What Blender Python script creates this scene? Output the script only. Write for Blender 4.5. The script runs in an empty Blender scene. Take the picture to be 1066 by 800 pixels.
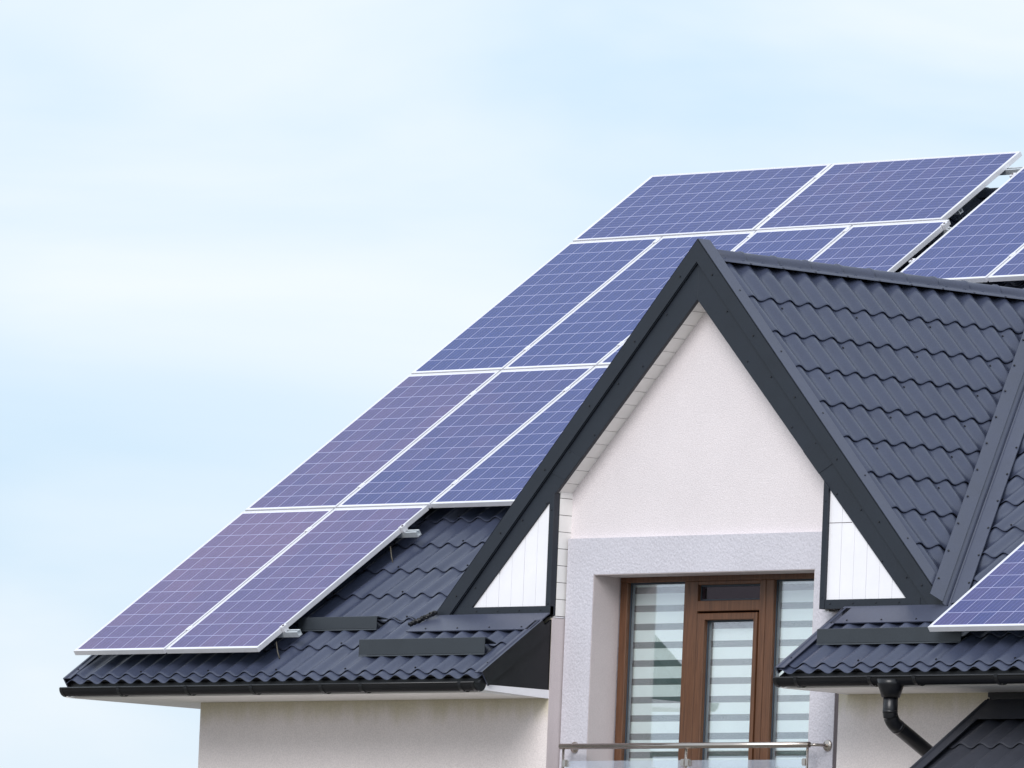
import bpy, bmesh, math, random
from mathutils import Vector, Matrix
random.seed(7)
S = bpy.context.scene
COL = S.collection
R = math.radians

# ------------------------------------------------------------------ materials
def new_mat(name):
    m = bpy.data.materials.new(name); m.use_nodes = True
    nt = m.node_tree
    for n in list(nt.nodes): nt.nodes.remove(n)
    out = nt.nodes.new('ShaderNodeOutputMaterial')
    b = nt.nodes.new('ShaderNodeBsdfPrincipled')
    nt.links.new(b.outputs[0], out.inputs[0])
    return m, nt, b, out
def N(nt, t, **kw):
    n = nt.nodes.new(t)
    for k, v in kw.items():
        if k.startswith('i_'):
            n.inputs[int(k[2:]) if k[2:].isdigit() else k[2:].replace('_', ' ')].default_value = v
        else: setattr(n, k, v)
    return n
def ramp(nt, stops):
    r = nt.nodes.new('ShaderNodeValToRGB')
    e = r.color_ramp.elements
    while len(e) < len(stops): e.new(.5)
    for q, (p, c) in zip(e, stops):
        q.position = p; q.color = (*c, 1) if len(c) == 3 else c
    return r
def surf(name, col, rough=.5, metal=0, spec=.5, var=.12, vscale=3, bump=0, bscale=200, fine=None, coord='Object', stretch=(1,1,1), bump2=0, b2scale=6):
    """base colour with soft dirt variation and an optional bump"""
    m, nt, b, out = new_mat(name)
    tc = N(nt, 'ShaderNodeTexCoord')
    mp = N(nt, 'ShaderNodeMapping'); mp.inputs['Scale'].default_value = stretch
    nt.links.new(tc.outputs[coord], mp.inputs[0])
    no = N(nt, 'ShaderNodeTexNoise'); no.inputs['Scale'].default_value = vscale; no.inputs['Detail'].default_value = 6
    no.inputs['Roughness'].default_value = .65
    nt.links.new(mp.outputs[0], no.inputs['Vector'])
    lo = tuple(c*(1-var) for c in col); hi = tuple(min(1, c*(1+var)) for c in col)
    rp = ramp(nt, [(.3, lo), (.7, hi)])
    nt.links.new(no.outputs['Fac'], rp.inputs[0])
    last = rp.outputs[0]
    if fine:
        sc, amt = fine
        n2 = N(nt, 'ShaderNodeTexNoise'); n2.inputs['Scale'].default_value = sc; n2.inputs['Detail'].default_value = 3
        nt.links.new(tc.outputs[coord], n2.inputs['Vector'])
        r2 = ramp(nt, [(.35, (1-amt,)*3), (.65, (1+amt,)*3)])
        nt.links.new(n2.outputs['Fac'], r2.inputs[0])
        mx = N(nt, 'ShaderNodeMix', data_type='RGBA', blend_type='MULTIPLY'); mx.inputs[0].default_value = 1
        nt.links.new(last, mx.inputs[6]); nt.links.new(r2.outputs[0], mx.inputs[7]); last = mx.outputs[2]
    nt.links.new(last, b.inputs['Base Color'])
    b.inputs['Roughness'].default_value = rough; b.inputs['Metallic'].default_value = metal
    b.inputs['Specular IOR Level'].default_value = spec
    if rough < .6:
        rr = N(nt, 'ShaderNodeMapRange'); rr.inputs[3].default_value = max(.02, rough-.07); rr.inputs[4].default_value = rough+.1
        nt.links.new(no.outputs['Fac'], rr.inputs[0]); nt.links.new(rr.outputs[0], b.inputs['Roughness'])
    prev = None
    for amt, sc in ((bump, bscale), (bump2, b2scale)):
        if not amt: continue
        n3 = N(nt, 'ShaderNodeTexNoise'); n3.inputs['Scale'].default_value = sc; n3.inputs['Detail'].default_value = 4
        nt.links.new(tc.outputs[coord], n3.inputs['Vector'])
        bp = N(nt, 'ShaderNodeBump'); bp.inputs['Strength'].default_value = 1; bp.inputs['Distance'].default_value = amt
        nt.links.new(n3.outputs['Fac'], bp.inputs['Height'])
        if prev: nt.links.new(prev, bp.inputs['Normal'])
        prev = bp.outputs[0]; nt.links.new(prev, b.inputs['Normal'])
    return m

M = {}
M['tile']   = surf('tile_metal', (.050,.060,.100), .31, 0, .5, .10, 2.2, .0006, 260, (90,.06), bump2=.004, b2scale=1.6)
M['flash']  = surf('flashing_metal', (.058,.067,.106), .34, 0, .5, .10, 3, .0003, 120, (70,.05), bump2=.002, b2scale=3)
M['rake']   = surf('rake_metal', (.0115,.0165,.0265), .5, 0, .5, .14, 4, .0003, 160, (120,.07), bump2=.003, b2scale=4)
M['black']  = surf('black_metal', (.005,.0055,.008), .45, 0, .5, .2, 5)
M['gutter'] = surf('gutter_metal', (.006,.0065,.009), .3, 0, .5, .15, 6)
M['guard']  = surf('guard_metal', (.032,.039,.048), .5, 0, .45, .12, 3, .0003, 160, (110,.06))
M['screw']  = surf('screw_and_lip_shade', (.008,.008,.012), .4, 0, .5, .1, 10)
M['white']  = surf('white_siding', (.90,.89,.93), .45, 0, .4, .03, 3)
M['soffit'] = surf('white_soffit', (.90,.88,.86), .5, 0, .4, .05, 4)
M['wall']   = surf('pink_white_render', (.755,.70,.715), .9, 0, .2, .035, 1.2, .0028, 100, (110,.08))
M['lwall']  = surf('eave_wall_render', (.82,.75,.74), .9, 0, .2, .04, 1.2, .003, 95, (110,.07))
M['band']   = surf('grey_roughcast', (.60,.585,.64), .9, 0, .2, .04, 2.0, .006, 50, (75,.07))
M['reveal'] = surf('smooth_reveal', (.62,.555,.56), .85, 0, .2, .04, 2, .0015, 120, (120,.04))
M['joint']  = surf('joint_and_gap_shade', (.14,.12,.13), .7, 0, .3, .05, 4)
M['rubber'] = surf('rubber_seal', (.05,.065,.085), .6, 0, .3, .05, 10)
M['spacer'] = surf('glazing_spacer', (.42,.45,.50), .4, 0, .5, .05, 10)
M['alu']    = surf('anodised_aluminium', (.80,.80,.84), .38, .25, .5, .04, 6, (0), 200)
M['steelrail'] = surf('galvanised_rail', (.66,.70,.73), .35, .4, .5, .1, 20)
M['steel']  = surf('brushed_stainless', (.52,.47,.43), .22, 1, .5, .08, 18, stretch=(.2,1,1))
M['cable']  = surf('cable_sheath', (.10,.09,.07), .6)
M['blindW'] = surf('blind_white_weave', (.83,.97,.92), .8, 0, .2, .03, 6, 0, 0, (300,.03))
M['blindG'] = surf('blind_sheer_weave', (.12,.175,.165), .8, 0, .2, .12, 9, 0, 0, (260,.10), stretch=(1,1,.3))
M['dark']   = surf('dark_room', (.045,.018,.024), .9)
M['ground'] = surf('unseen_bounce_ground', (.22,.21,.185), .95, 0, .2, .25, .8, .03, 20, (60,.3))  # unseen ground, paled so it bounces light onto the soffits
M['oldtile']= surf('porch_tile', (.036,.039,.052), .5, 0, .4, .12, 3, .0006, 260, (90,.06))
M['nroof']  = surf('neighbour_roof', (.05,.055,.06), .8)
M['nwall']  = surf('neighbour_wall', (.16,.22,.21), .9)

# wood-look brown window frame: long grain
m, nt, b, out = new_mat('brown_wood_foil'); M['brown'] = m
tc = N(nt, 'ShaderNodeTexCoord'); mp = N(nt, 'ShaderNodeMapping'); mp.inputs['Scale'].default_value = (60, 60, 2.5)
nt.links.new(tc.outputs['Object'], mp.inputs[0])
no = N(nt, 'ShaderNodeTexNoise'); no.inputs['Scale'].default_value = 1.4; no.inputs['Detail'].default_value = 8; no.inputs['Roughness'].default_value = .7
nt.links.new(mp.outputs[0], no.inputs['Vector'])
rp = ramp(nt, [(.3, (.062,.025,.011)), (.52, (.125,.053,.024)), (.75, (.18,.080,.038))])
nt.links.new(no.outputs['Fac'], rp.inputs[0]); nt.links.new(rp.outputs[0], b.inputs['Base Color'])
b.inputs['Roughness'].default_value = .45

# thin window pane: a clear sheet with the mirror of a coated double glazing
def pane_mat(name, tint, lo, hi):
    m, nt, b, out = new_mat(name)
    nt.nodes.remove(b)
    tr = N(nt, 'ShaderNodeBsdfTransparent'); tr.inputs[0].default_value = (*tint, 1)
    gl = N(nt, 'ShaderNodeBsdfGlossy'); gl.inputs['Roughness'].default_value = .0; gl.inputs[0].default_value = (.97,.95,1,1)
    lw = N(nt, 'ShaderNodeFresnel'); lw.inputs[0].default_value = 1.5
    mr = N(nt, 'ShaderNodeMapRange'); mr.inputs[1].default_value = .04; mr.inputs[2].default_value = .6
    mr.inputs[3].default_value = lo; mr.inputs[4].default_value = hi
    mx = N(nt, 'ShaderNodeMixShader')
    no = N(nt, 'ShaderNodeTexNoise'); no.inputs['Scale'].default_value = 1.3
    bp = N(nt, 'ShaderNodeBump'); bp.inputs['Distance'].default_value = .0006; tc = N(nt, 'ShaderNodeTexCoord')
    nt.links.new(tc.outputs['Object'], no.inputs['Vector']); nt.links.new(no.outputs['Fac'], bp.inputs['Height'])
    nt.links.new(bp.outputs[0], gl.inputs['Normal'])
    nt.links.new(lw.outputs[0], mr.inputs[0]); nt.links.new(mr.outputs[0], mx.inputs[0])
    nt.links.new(tr.outputs[0], mx.inputs[1]); nt.links.new(gl.outputs[0], mx.inputs[2]); nt.links.new(mx.outputs[0], out.inputs[0])
    return m
M['pane'] = pane_mat('window_glass', (.99,1,1), .035, .5)
M['tpane'] = pane_mat('transom_glass', (.7,.62,.64), .003, .1)
M['clear'] = pane_mat('railing_glass', (.97,.985,.985), .010, .5)

# photovoltaic laminate: cells, bus bars, white back sheet between them; UV in metres
def pv():
    m, nt, b, out = new_mat('solar_cells')
    uv = N(nt, 'ShaderNodeUVMap'); uv.uv_map = 'UVMap'
    sp = N(nt, 'ShaderNodeSeparateXYZ'); nt.links.new(uv.outputs[0], sp.inputs[0])
    def math_(op, a, b_=None, c=None):
        n = N(nt, 'ShaderNodeMath', operation=op)
        for i, q in enumerate((a, b_, c)):
            if q is None: continue
            if isinstance(q, (int, float)): n.inputs[i].default_value = q
            else: nt.links.new(q, n.inputs[i])
        return n.outputs[0]
    P = .1585
    cu = math_('DIVIDE', math_('SUBTRACT', sp.outputs[0], .0205), P)
    cv = math_('DIVIDE', math_('SUBTRACT', sp.outputs[1], .027), P)
    fu = math_('FRACT', cu); fv = math_('FRACT', cv)
    iu = math_('FLOOR', cu); iv = math_('FLOOR', cv)
    du = math_('MINIMUM', fu, math_('SUBTRACT', 1, fu)); dv = math_('MINIMUM', fv, math_('SUBTRACT', 1, fv))
    gap = math_('MAXIMUM', math_('LESS_THAN', du, .018), math_('LESS_THAN', dv, .018))
    outu = math_('MAXIMUM', math_('LESS_THAN', cu, 0), math_('GREATER_THAN', cu, 6))
    outv = math_('MAXIMUM', math_('LESS_THAN', cv, 0), math_('GREATER_THAN', cv, 12))
    outer = math_('MAXIMUM', outu, outv)
    # three bus bars along the long side
    bu = math_('FRACT', math_('MULTIPLY', fu, 4)); bd = math_('MINIMUM', bu, math_('SUBTRACT', 1, bu))
    bus = math_('LESS_THAN', bd, .035)
    bus = math_('MULTIPLY', bus, math_('GREATER_THAN', du, .1))
    # cell tint; the per-panel colour also paints in the sky sheen
    cmb = N(nt, 'ShaderNodeCombineXYZ'); nt.links.new(iu, cmb.inputs[0]); nt.links.new(iv, cmb.inputs[1])
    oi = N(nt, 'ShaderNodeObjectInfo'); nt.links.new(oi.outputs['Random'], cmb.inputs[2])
    wn = N(nt, 'ShaderNodeTexWhiteNoise'); nt.links.new(cmb.outputs[0], wn.inputs[0])
    geo = N(nt, 'ShaderNodeNewGeometry')
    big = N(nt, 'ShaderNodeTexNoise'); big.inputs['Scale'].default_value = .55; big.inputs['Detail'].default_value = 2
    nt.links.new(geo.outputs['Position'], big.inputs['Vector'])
    vo = N(nt, 'ShaderNodeTexVoronoi'); vo.inputs['Scale'].default_value = 75
    nt.links.new(geo.outputs['Position'], vo.inputs['Vector'])
    grain = N(nt, 'ShaderNodeSeparateColor'); nt.links.new(vo.outputs['Color'], grain.inputs[0])
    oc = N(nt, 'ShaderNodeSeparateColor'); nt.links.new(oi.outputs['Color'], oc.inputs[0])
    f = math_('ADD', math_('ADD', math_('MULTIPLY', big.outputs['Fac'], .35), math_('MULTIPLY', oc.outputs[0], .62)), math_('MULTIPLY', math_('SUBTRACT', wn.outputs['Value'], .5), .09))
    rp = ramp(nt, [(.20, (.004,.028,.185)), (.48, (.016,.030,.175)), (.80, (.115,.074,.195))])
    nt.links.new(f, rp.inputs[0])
    gm = math_('ADD', .88, math_('MULTIPLY', grain.outputs[0], .24))
    mul = N(nt, 'ShaderNodeMix', data_type='RGBA', blend_type='MULTIPLY'); mul.inputs[0].default_value = 1
    cg = N(nt, 'ShaderNodeCombineColor')
    for i in range(3): nt.links.new(gm, cg.inputs[i])
    nt.links.new(rp.outputs[0], mul.inputs[6]); nt.links.new(cg.outputs[0], mul.inputs[7])
    c1 = N(nt, 'ShaderNodeMix', data_type='RGBA'); nt.links.new(bus, c1.inputs[0]); nt.links.new(mul.outputs[2], c1.inputs[6]); c1.inputs[7].default_value = (.13,.15,.33,1)
    c2 = N(nt, 'ShaderNodeMix', data_type='RGBA'); nt.links.new(gap, c2.inputs[0]); nt.links.new(c1.outputs[2], c2.inputs[6]); c2.inputs[7].default_value = (.36,.37,.60,1)
    c3 = N(nt, 'ShaderNodeMix', data_type='RGBA'); nt.links.new(outer, c3.inputs[0]); nt.links.new(c2.outputs[2], c3.inputs[6]); c3.inputs[7].default_value = (.80,.80,.86,1)
    nt.links.new(c3.outputs[2], b.inputs['Base Color'])
    b.inputs['Roughness'].default_value = .35
    b.inputs['Coat Weight'].default_value = .5; b.inputs['Coat Roughness'].default_value = .06; b.inputs['Coat IOR'].default_value = 1.38
    b.inputs['Specular IOR Level'].default_value = .25
    return m
M['pv'] = pv()

# olive shadow under the eaves, painted into the wall colour
def paint_eave_shadow():
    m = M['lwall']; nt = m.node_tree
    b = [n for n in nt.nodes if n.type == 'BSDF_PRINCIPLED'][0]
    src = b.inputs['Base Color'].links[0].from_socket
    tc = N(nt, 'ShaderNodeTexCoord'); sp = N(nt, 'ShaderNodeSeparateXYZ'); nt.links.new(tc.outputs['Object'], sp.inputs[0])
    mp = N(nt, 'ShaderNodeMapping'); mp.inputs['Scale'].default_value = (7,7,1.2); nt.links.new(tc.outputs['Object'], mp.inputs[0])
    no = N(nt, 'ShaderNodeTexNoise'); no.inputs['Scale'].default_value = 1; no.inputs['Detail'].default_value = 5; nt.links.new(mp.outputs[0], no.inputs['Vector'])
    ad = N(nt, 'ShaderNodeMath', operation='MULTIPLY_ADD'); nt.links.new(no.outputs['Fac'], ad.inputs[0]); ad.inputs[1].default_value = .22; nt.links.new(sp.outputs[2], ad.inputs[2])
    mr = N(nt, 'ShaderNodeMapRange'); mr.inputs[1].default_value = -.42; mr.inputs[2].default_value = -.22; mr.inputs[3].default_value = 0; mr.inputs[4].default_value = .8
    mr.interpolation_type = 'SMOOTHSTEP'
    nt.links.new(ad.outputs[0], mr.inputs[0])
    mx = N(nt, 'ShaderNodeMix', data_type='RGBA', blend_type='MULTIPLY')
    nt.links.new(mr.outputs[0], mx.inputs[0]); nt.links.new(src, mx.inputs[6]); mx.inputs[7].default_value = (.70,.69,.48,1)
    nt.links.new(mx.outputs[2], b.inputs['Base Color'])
paint_eave_shadow()

# ------------------------------------------------------------------ objects
def mesh_obj(name, bm, mats, parent=None, smooth=False):
    me = bpy.data.meshes.new(name); bm.normal_update(); bm.to_mesh(me); bm.free()
    for k in (mats if isinstance(mats, (list, tuple)) else [mats]): me.materials.append(M[k])
    if smooth:
        for p in me.polygons: p.use_smooth = True
    o = bpy.data.objects.new(name, me); COL.objects.link(o)
    if parent: o.parent = parent
    return o
def empty(name, label, cat, loc=(0,0,0), group=None):
    o = bpy.data.objects.new(name, None); COL.objects.link(o); o.location = loc; o.empty_display_size = .2
    o['label'] = label; o['category'] = cat
    if group: o['group'] = group
    return o
def box(bm, x0, x1, y0, y1, z0, z1, mi=0):
    v = [bm.verts.new((x, y, z)) for x in (x0, x1) for y in (y0, y1) for z in (z0, z1)]
    for f in ((0,1,3,2), (4,6,7,5), (0,4,5,1), (2,3,7,6), (0,2,6,4), (1,5,7,3)):
        bm.faces.new([v[i] for i in f]).material_index = mi
def prism(bm, poly, y0, y1, mi=0, axis='y'):
    """poly of (a,b); axis y: (x,z) extruded along y; axis x: (y,z) along x"""
    def P(a, b, t):
        return (a, t, b) if axis == 'y' else (t, a, b)
    A = [bm.verts.new(P(a, b, y0)) for a, b in poly]; B = [bm.verts.new(P(a, b, y1)) for a, b in poly]
    n = len(poly); fs = [bm.faces.new(A), bm.faces.new(B[::-1])]
    for i in range(n): fs.append(bm.faces.new((A[i], B[i], B[(i+1) % n], A[(i+1) % n])))
    for f in fs: f.material_index = mi
def recalc(bm): bmesh.ops.recalc_face_normals(bm, faces=bm.faces[:])
def bevel(bm, w=.003, seg=1):
    recalc(bm)
    es = [e for e in bm.edges if len(e.link_faces) == 2 and e.calc_face_angle(0) > .5]
    bmesh.ops.bevel(bm, geom=es, offset=w, segments=seg, affect='EDGES', clamp_overlap=True)
def tube(bm, pts, r, seg=16, cap=True, mi=0):
    pts = [Vector(p) for p in pts]; rings = []
    for i, p in enumerate(pts):
        if i == 0: d = pts[1]-p
        elif i == len(pts)-1: d = p-pts[i-1]
        else: d = (pts[i+1]-p).normalized()+(p-pts[i-1]).normalized()
        d.normalize()
        up = Vector((0,0,1)) if abs(d.z) < .9 else Vector((1,0,0))
        a = d.cross(up).normalized(); b = d.cross(a)
        rr = r[i] if isinstance(r, (list, tuple)) else r
        rings.append([bm.verts.new(p+(a*math.cos(t)+b*math.sin(t))*rr) for t in [2*math.pi*k/seg for k in range(seg)]])
    for q, s in zip(rings, rings[1:]):
        for k in range(seg): 
            f = bm.faces.new((q[k], q[(k+1) % seg], s[(k+1) % seg], s[k])); f.smooth = True; f.material_index = mi
    if cap:
        bm.faces.new(rings[0][::-1]).material_index = mi; bm.faces.new(rings[-1]).material_index = mi

# ------------------------------------------------------------------ geometry of the place
A = .62172                       # pitch of the main roof
cA, sA, tA = math.cos(A), math.sin(A), math.tan(A)
UP = Vector((0, cA, sA)); NR = Vector((0, -sA, cA)); XX = Vector((1, 0, 0))
D = .190                         # tile sheet below the glass plane of the solar array
def roofp(x, v, h=0): return XX*x + UP*v + NR*(h-D)      # point on the main tile sheet
def roofz(y, h=0): return tA*y + (h-D)/cA
XC, ZA, SD = 5.733, 2.795, 1.018                         # dormer centre, apex of its tile plane, pitch
YF = .62                                                 # front of the gable boards
GROUND = -5.6

def profile(t):
    t = t % 1.0
    c = .5+.5*math.cos(2*math.pi*t)
    return .029*c**1.12
def tile_sheet(bm, P, u0, u1, v0, v1, phase, uphase=0, T=.183, L=.35, step=.015, screws=True, nseg=18, eave=False, low=False):
    """P(u,v,h) -> point. Pressed metal tile sheet: waves along u, steps every L along v."""
    du = T/nseg
    i0 = math.floor((u0-uphase)/du); i1 = math.ceil((u1-uphase)/du)
    us = [min(max(uphase+i*du, u0), u1) for i in range(i0, i1+1)]
    us = sorted(set(round(u, 5) for u in us))
    k = math.floor((v0-phase)/L)
    while phase+k*L < v1-1e-6:
        a = max(phase+k*L, v0); b = min(phase+(k+1)*L, v1)
        if v1-b < .345 and v1 < 0: b = v1
        first = phase+k*L < v0+1e-6
        rows = []
        def hh(u, v):
            s = (v-(phase+k*L))/L
            return profile((u-uphase)/T) + step*(1-s)
        lip = -.006
        def scal(u, v, a): return .012*(1-profile((u-uphase)/T)/.029)*max(0, 1-(v-a)/.05) - (.017*0)
        seq = [(a+lip, -.0045), (a+lip*.4, -.0008), (a+.012, 0), (a+(b-a)*.5, 0), (b, 0), (b+.03 if b < v1-1e-6 else b, -.001)]
        for (v, dh) in seq: rows.append([bm.verts.new(P(u, v-scal(u, v, a), hh(u, v)+dh)) for u in us])
        under = [bm.verts.new(P(u, a+lip-scal(u, a+lip, a), hh(u, a)-.0058)) for u in us]
        back = [bm.verts.new(P(u, a+.028, hh(u, a)-.0052)) for u in us]
        bot = [bm.verts.new(P(u, a+.028, hh(u, a)-step-.004 if not (first and eave) else -.035)) for u in us]
        for q, s in zip(rows, rows[1:]):
            for i in range(len(us)-1):
                f = bm.faces.new((q[i], q[i+1], s[i+1], s[i])); f.smooth = True
        for q, s in ((under, rows[0]), (back, under), (bot, back)):
            for i in range(len(us)-1):
                f = bm.faces.new((q[i], q[i+1], s[i+1], s[i]))
                if q is bot or q is back: f.material_index = 1  # recessed risers coloured dark to paint the shadow line under each lip
        if screws:
            nu = int((u1-u0)/T)+1
            for j in range(nu):
                if (j+2*k) % 4: continue
                u = uphase+(math.floor((u0-uphase)/T)+j+.5)*T; v = a+.055 if not low else b-.065
                if u < u0+.03 or u > u1-.03 or v > b-.02 or v > v1-.1: continue
                c = [bm.verts.new(P(u+.0075*math.cos(w), v+.0075*math.sin(w), hh(u, v)+.001)) for w in [i*math.pi/3 for i in range(6)]]
                d = [bm.verts.new(P(u+.006*math.cos(w), v+.006*math.sin(w), hh(u, v)+.008)) for w in [i*math.pi/3 for i in range(6)]]
                bm.faces.new(d).material_index = 1
                for i in range(6): bm.faces.new((c[i], c[(i+1) % 6], d[(i+1) % 6], d[i])).material_index = 1
        if b >= v1: break
        k += 1
def clip(bm, co, no):
    """keep the side the normal points away from"""
    bmesh.ops.bisect_plane(bm, geom=bm.verts[:]+bm.edges[:]+bm.faces[:], plane_co=co, plane_no=no, clear_outer=True)
def join(dst, src):
    me = bpy.data.meshes.new('t'); src.to_mesh(me); src.free(); dst.from_mesh(me); bpy.data.meshes.remove(me)

# ground and sky ----------------------------------------------------------
bm = bmesh.new()
n = 24; ring = [bm.verts.new((3000*math.cos(2*math.pi*i/n), 3000*math.sin(2*math.pi*i/n), GROUND)) for i in range(n)]
bm.faces.new(ring)
g = mesh_obj('ground', bm, 'ground'); g['kind'] = 'structure'  # unseen pale ground for bounce light

# ------------------------------------------------------------------ HOUSE
H = empty('house', 'pale rendered house with dark metal tile roof, steep gabled dormer and brown balcony door', 'house', (0.71, .63, GROUND))
HO = Vector(H.location)
def part(name, bm, mats, parent=None, smooth=False, label=None):
    o = mesh_obj(name, bm, mats, None, smooth)
    p = parent or H
    o.parent = p
    o.matrix_parent_inverse = Matrix.Translation(-HO)   # meshes are written in world metres
    if p is not H: o.matrix_parent_inverse = Matrix.Identity(4)
    if label: o['label'] = label
    return o

XL, XR = -.05, 13.0          # verges of the main roof
EAVE = -.135                 # v of the eave
VR = 6.63                    # v of the ridge
LX, RX = 4.385, 7.33         # where the eave is cut for the balcony
# --- main roof tiles in five convex pieces
vc = (roofz(0))              # helper
def valley_x(y, side):       # x where dormer tile plane meets the main plane
    return XC + side*(ZA-roofz(y))/SD
YV = (ZA+D/cA)/tA            # y where the dormer ridge meets the main roof
def vy(y): return (y*cA) + roofz(y)*sA   # v for a given y on the sheet
bmR = bmesh.new()
def piece(u0, u1, v0, v1, planes):
    b = bmesh.new(); tile_sheet(b, roofp, u0, u1, v0, v1, -.075, uphase=.02, eave=(v0 == EAVE), nseg=14)
    for co, no in planes: clip(b, co, no)
    join(bmR, b)
nL = Vector((0,0,1)).cross(Vector((valley_x(YV,-1)-valley_x(YF,-1), YV-YF, 0))).normalized()
pL = Vector((valley_x(YF,-1), YF, 0))
# outward normal for the left piece points to +x
nl = Vector((YV-YF, -(valley_x(YV,-1)-valley_x(YF,-1)), 0)).normalized()
nr = Vector((-(YV-YF), (valley_x(YV,1)-valley_x(YF,1)), 0)).normalized()
Y0 = YF
vF = vy(YF); vV = vy(YV)
piece(XL, LX, EAVE, vF, [])
piece(RX, XR, EAVE, vF, [])
piece(XL, 6.0, vF, vV, [(pL, nl)])
piece(5.4, XR, vF, vV, [(Vector((valley_x(YF,1), YF, 0)), nr)])
piece(XL, XR, vV, VR, [])
recalcless = part('tiled_roof', bmR, ['tile', 'screw'], label='wavy dark blue-grey metal tiles of the main slope')
TR = recalcless
# back slope, and a deck beneath the tiles
bm = bmesh.new()
pr_ = roofp(0, VR); yr, zr = pr_.y, pr_.z
prism(bm, [(yr, zr), (yr+5.6, zr-5.6*tA), (yr+5.6, zr-5.6*tA-.14), (yr, zr-.14)], XL, XR, axis='x')
recalc(bm); part('back_slope', bm, 'tile', TR)
# ridge capping of the main roof
bm = bmesh.new()
for i in range(35):
    x0 = XL+i*.375
    if x0 > XR: break
    r0, r1 = .088, .080
    rings = []
    for x, r in ((x0, r0), (x0+.03, r0), (x0+.05, r1), (x0+.38, r1)):
        rings.append([bm.verts.new((x, yr+r*math.cos(t), zr-.035+r*math.sin(t))) for t in [math.pi*k/10 for k in range(11)]])
    for q, s in zip(rings, rings[1:]):
        for k in range(10): bm.faces.new((q[k], q[k+1], s[k+1], s[k])).smooth = True
part('ridge_cap', bm, 'flash', TR)
# verge trims: strip with a flat flange over the tiles and a drop face
def verge(x, side, v0, v1, drop=.10, fl=.085, top=.047, mat='flash', name='verge_trim', parent=None, z=None):
    """side=+1: the tiles lie to the +x side"""
    b = bmesh.new()
    prof = [(x-side*.012, top), (x+side*fl, top), (x+side*fl, top-.006), (x, top-.006), (x, top-drop), (x-side*.012, top-drop)]
    prof2 = [(x+side*.016, top+.000), (x+side*.022, top+.007), (x+side*.028, top)]
    F = [b.verts.new(roofp(a, v0, h)) for a, h in prof]; G = [b.verts.new(roofp(a, v1, h)) for a, h in prof]
    n = len(prof); b.faces.new(F); b.faces.new(G[::-1])
    for i in range(n): b.faces.new((F[i], G[i], G[(i+1) % n], F[(i+1) % n])).material_index = 2 if i >= 3 else 0
    F = [b.verts.new(roofp(a, v0, h+.0005)) for a, h in prof2]; G = [b.verts.new(roofp(a, v1, h+.0005)) for a, h in prof2]
    for i in range(2): b.faces.new((F[i], G[i], G[i+1], F[i+1]))
    # screws
    v = v0+.12
    while v < v1:
        c = [b.verts.new(roofp(x+side*(fl*.6)+.006*math.cos(w), v+.006*math.sin(w), top+.001)) for w in [i*math.pi/3 for i in range(6)]]
        d = [b.verts.new(roofp(x+side*(fl*.6)+.005*math.cos(w), v+.005*math.sin(w), top+.006)) for w in [i*math.pi/3 for i in range(6)]]
        b.faces.new(d).material_index = 1
        for i in range(6): b.faces.new((c[i], c[(i+1) % 6], d[(i+1) % 6], d[i])).material_index = 1
        v += .45
    recalc(b)
    return part(name, b, [mat, 'screw', 'black'], parent or TR)
verge(XL, 1, EAVE-.01, VR, fl=.07)
verge(LX+.01, -1, EAVE-.01, vF-.085, fl=.065, drop=.115)
verge(RX-.01, 1, EAVE-.01, vF-.01, fl=.075, drop=.05)

# --- eaves: gutter, brackets, fascia, soffit, end cap
def gutter(x0, x1, brackets):
    yc, zc, r = -.088, -.281, .056
    b = bmesh.new()
    def ring(x, r, n=14): return [b.verts.new((x, yc+r*math.cos(t), zc+r*math.sin(t))) for t in [math.pi+math.pi*k/n for k in range(n+1)]]
    o0, o1 = ring(x0, r), ring(x1, r); i0, i1 = ring(x0, r-.004), ring(x1, r-.004)
    for q, s, fl in ((o0, o1, 0), (i0, i1, 1)):
        for k in range(14): b.faces.new((q[k], q[k+1], s[k+1], s[k]) if not fl else (q[k], s[k], s[k+1], q[k+1])).smooth = True
    for q in (o0, o1):   # end caps
        b.faces.new(q)
    tube(b, [(x0, yc-r, zc), (x1, yc-r, zc)], .0075, 10)       # rolled rim
    for x in (x0, x1):                                          # end collar
        for k in range(1):
            rr = [[b.verts.new((x+dx, yc+(r+.006)*math.cos(t), zc+(r+.006)*math.sin(t))) for t in [math.pi+math.pi*j/12 for j in range(13)]] for dx in ((-.004), (.03 if x == x0 else -.03))]
            for j in range(12): b.faces.new((rr[0][j], rr[0][j+1], rr[1][j+1], rr[1][j])).smooth = True
    g = part('gutter', b, 'gutter')
    for x in brackets:
        bb = bmesh.new()
        pts = [(x, yc+(r+.006)*math.cos(t), zc+(r+.006)*math.sin(t)) for t in [math.pi*.98+math.pi*k/10 for k in range(11)]]
        for w0 in (0,):
            a = [bb.verts.new((p[0]-.016, p[1], p[2])) for p in pts]; c = [bb.verts.new((p[0]+.016, p[1], p[2])) for p in pts]
            ao = [bb.verts.new((p[0]-.016, yc+(p[1]-yc)*1.04, zc+(p[2]-zc)*1.04)) for p in pts]; co = [bb.verts.new((p[0]+.016, yc+(p[1]-yc)*1.04, zc+(p[2]-zc)*1.04)) for p in pts]
            for k in range(10):
                for q, s in ((a, c), (co, ao), (ao, a), (c, co)): bb.faces.new((q[k], q[k+1], s[k+1], s[k]))
        recalc(bb); part('gutter_bracket', bb, 'gutter', g)
    return g
g1 = gutter(.04, 4.45, [.68, 1.42, 2.12, 2.86, 3.28, 4.30])
g2 = gutter(7.41, XR, [7.62, 8.32, 8.74, 9.5, 10.3, 11.1, 11.9])
for (a, b_) in ((-.045, 4.38), (7.36, XR)):
    b = bmesh.new(); box(b, a, b_, .026, .046, -.324, -.235); recalc(b); part('fascia', b, 'black')
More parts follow.
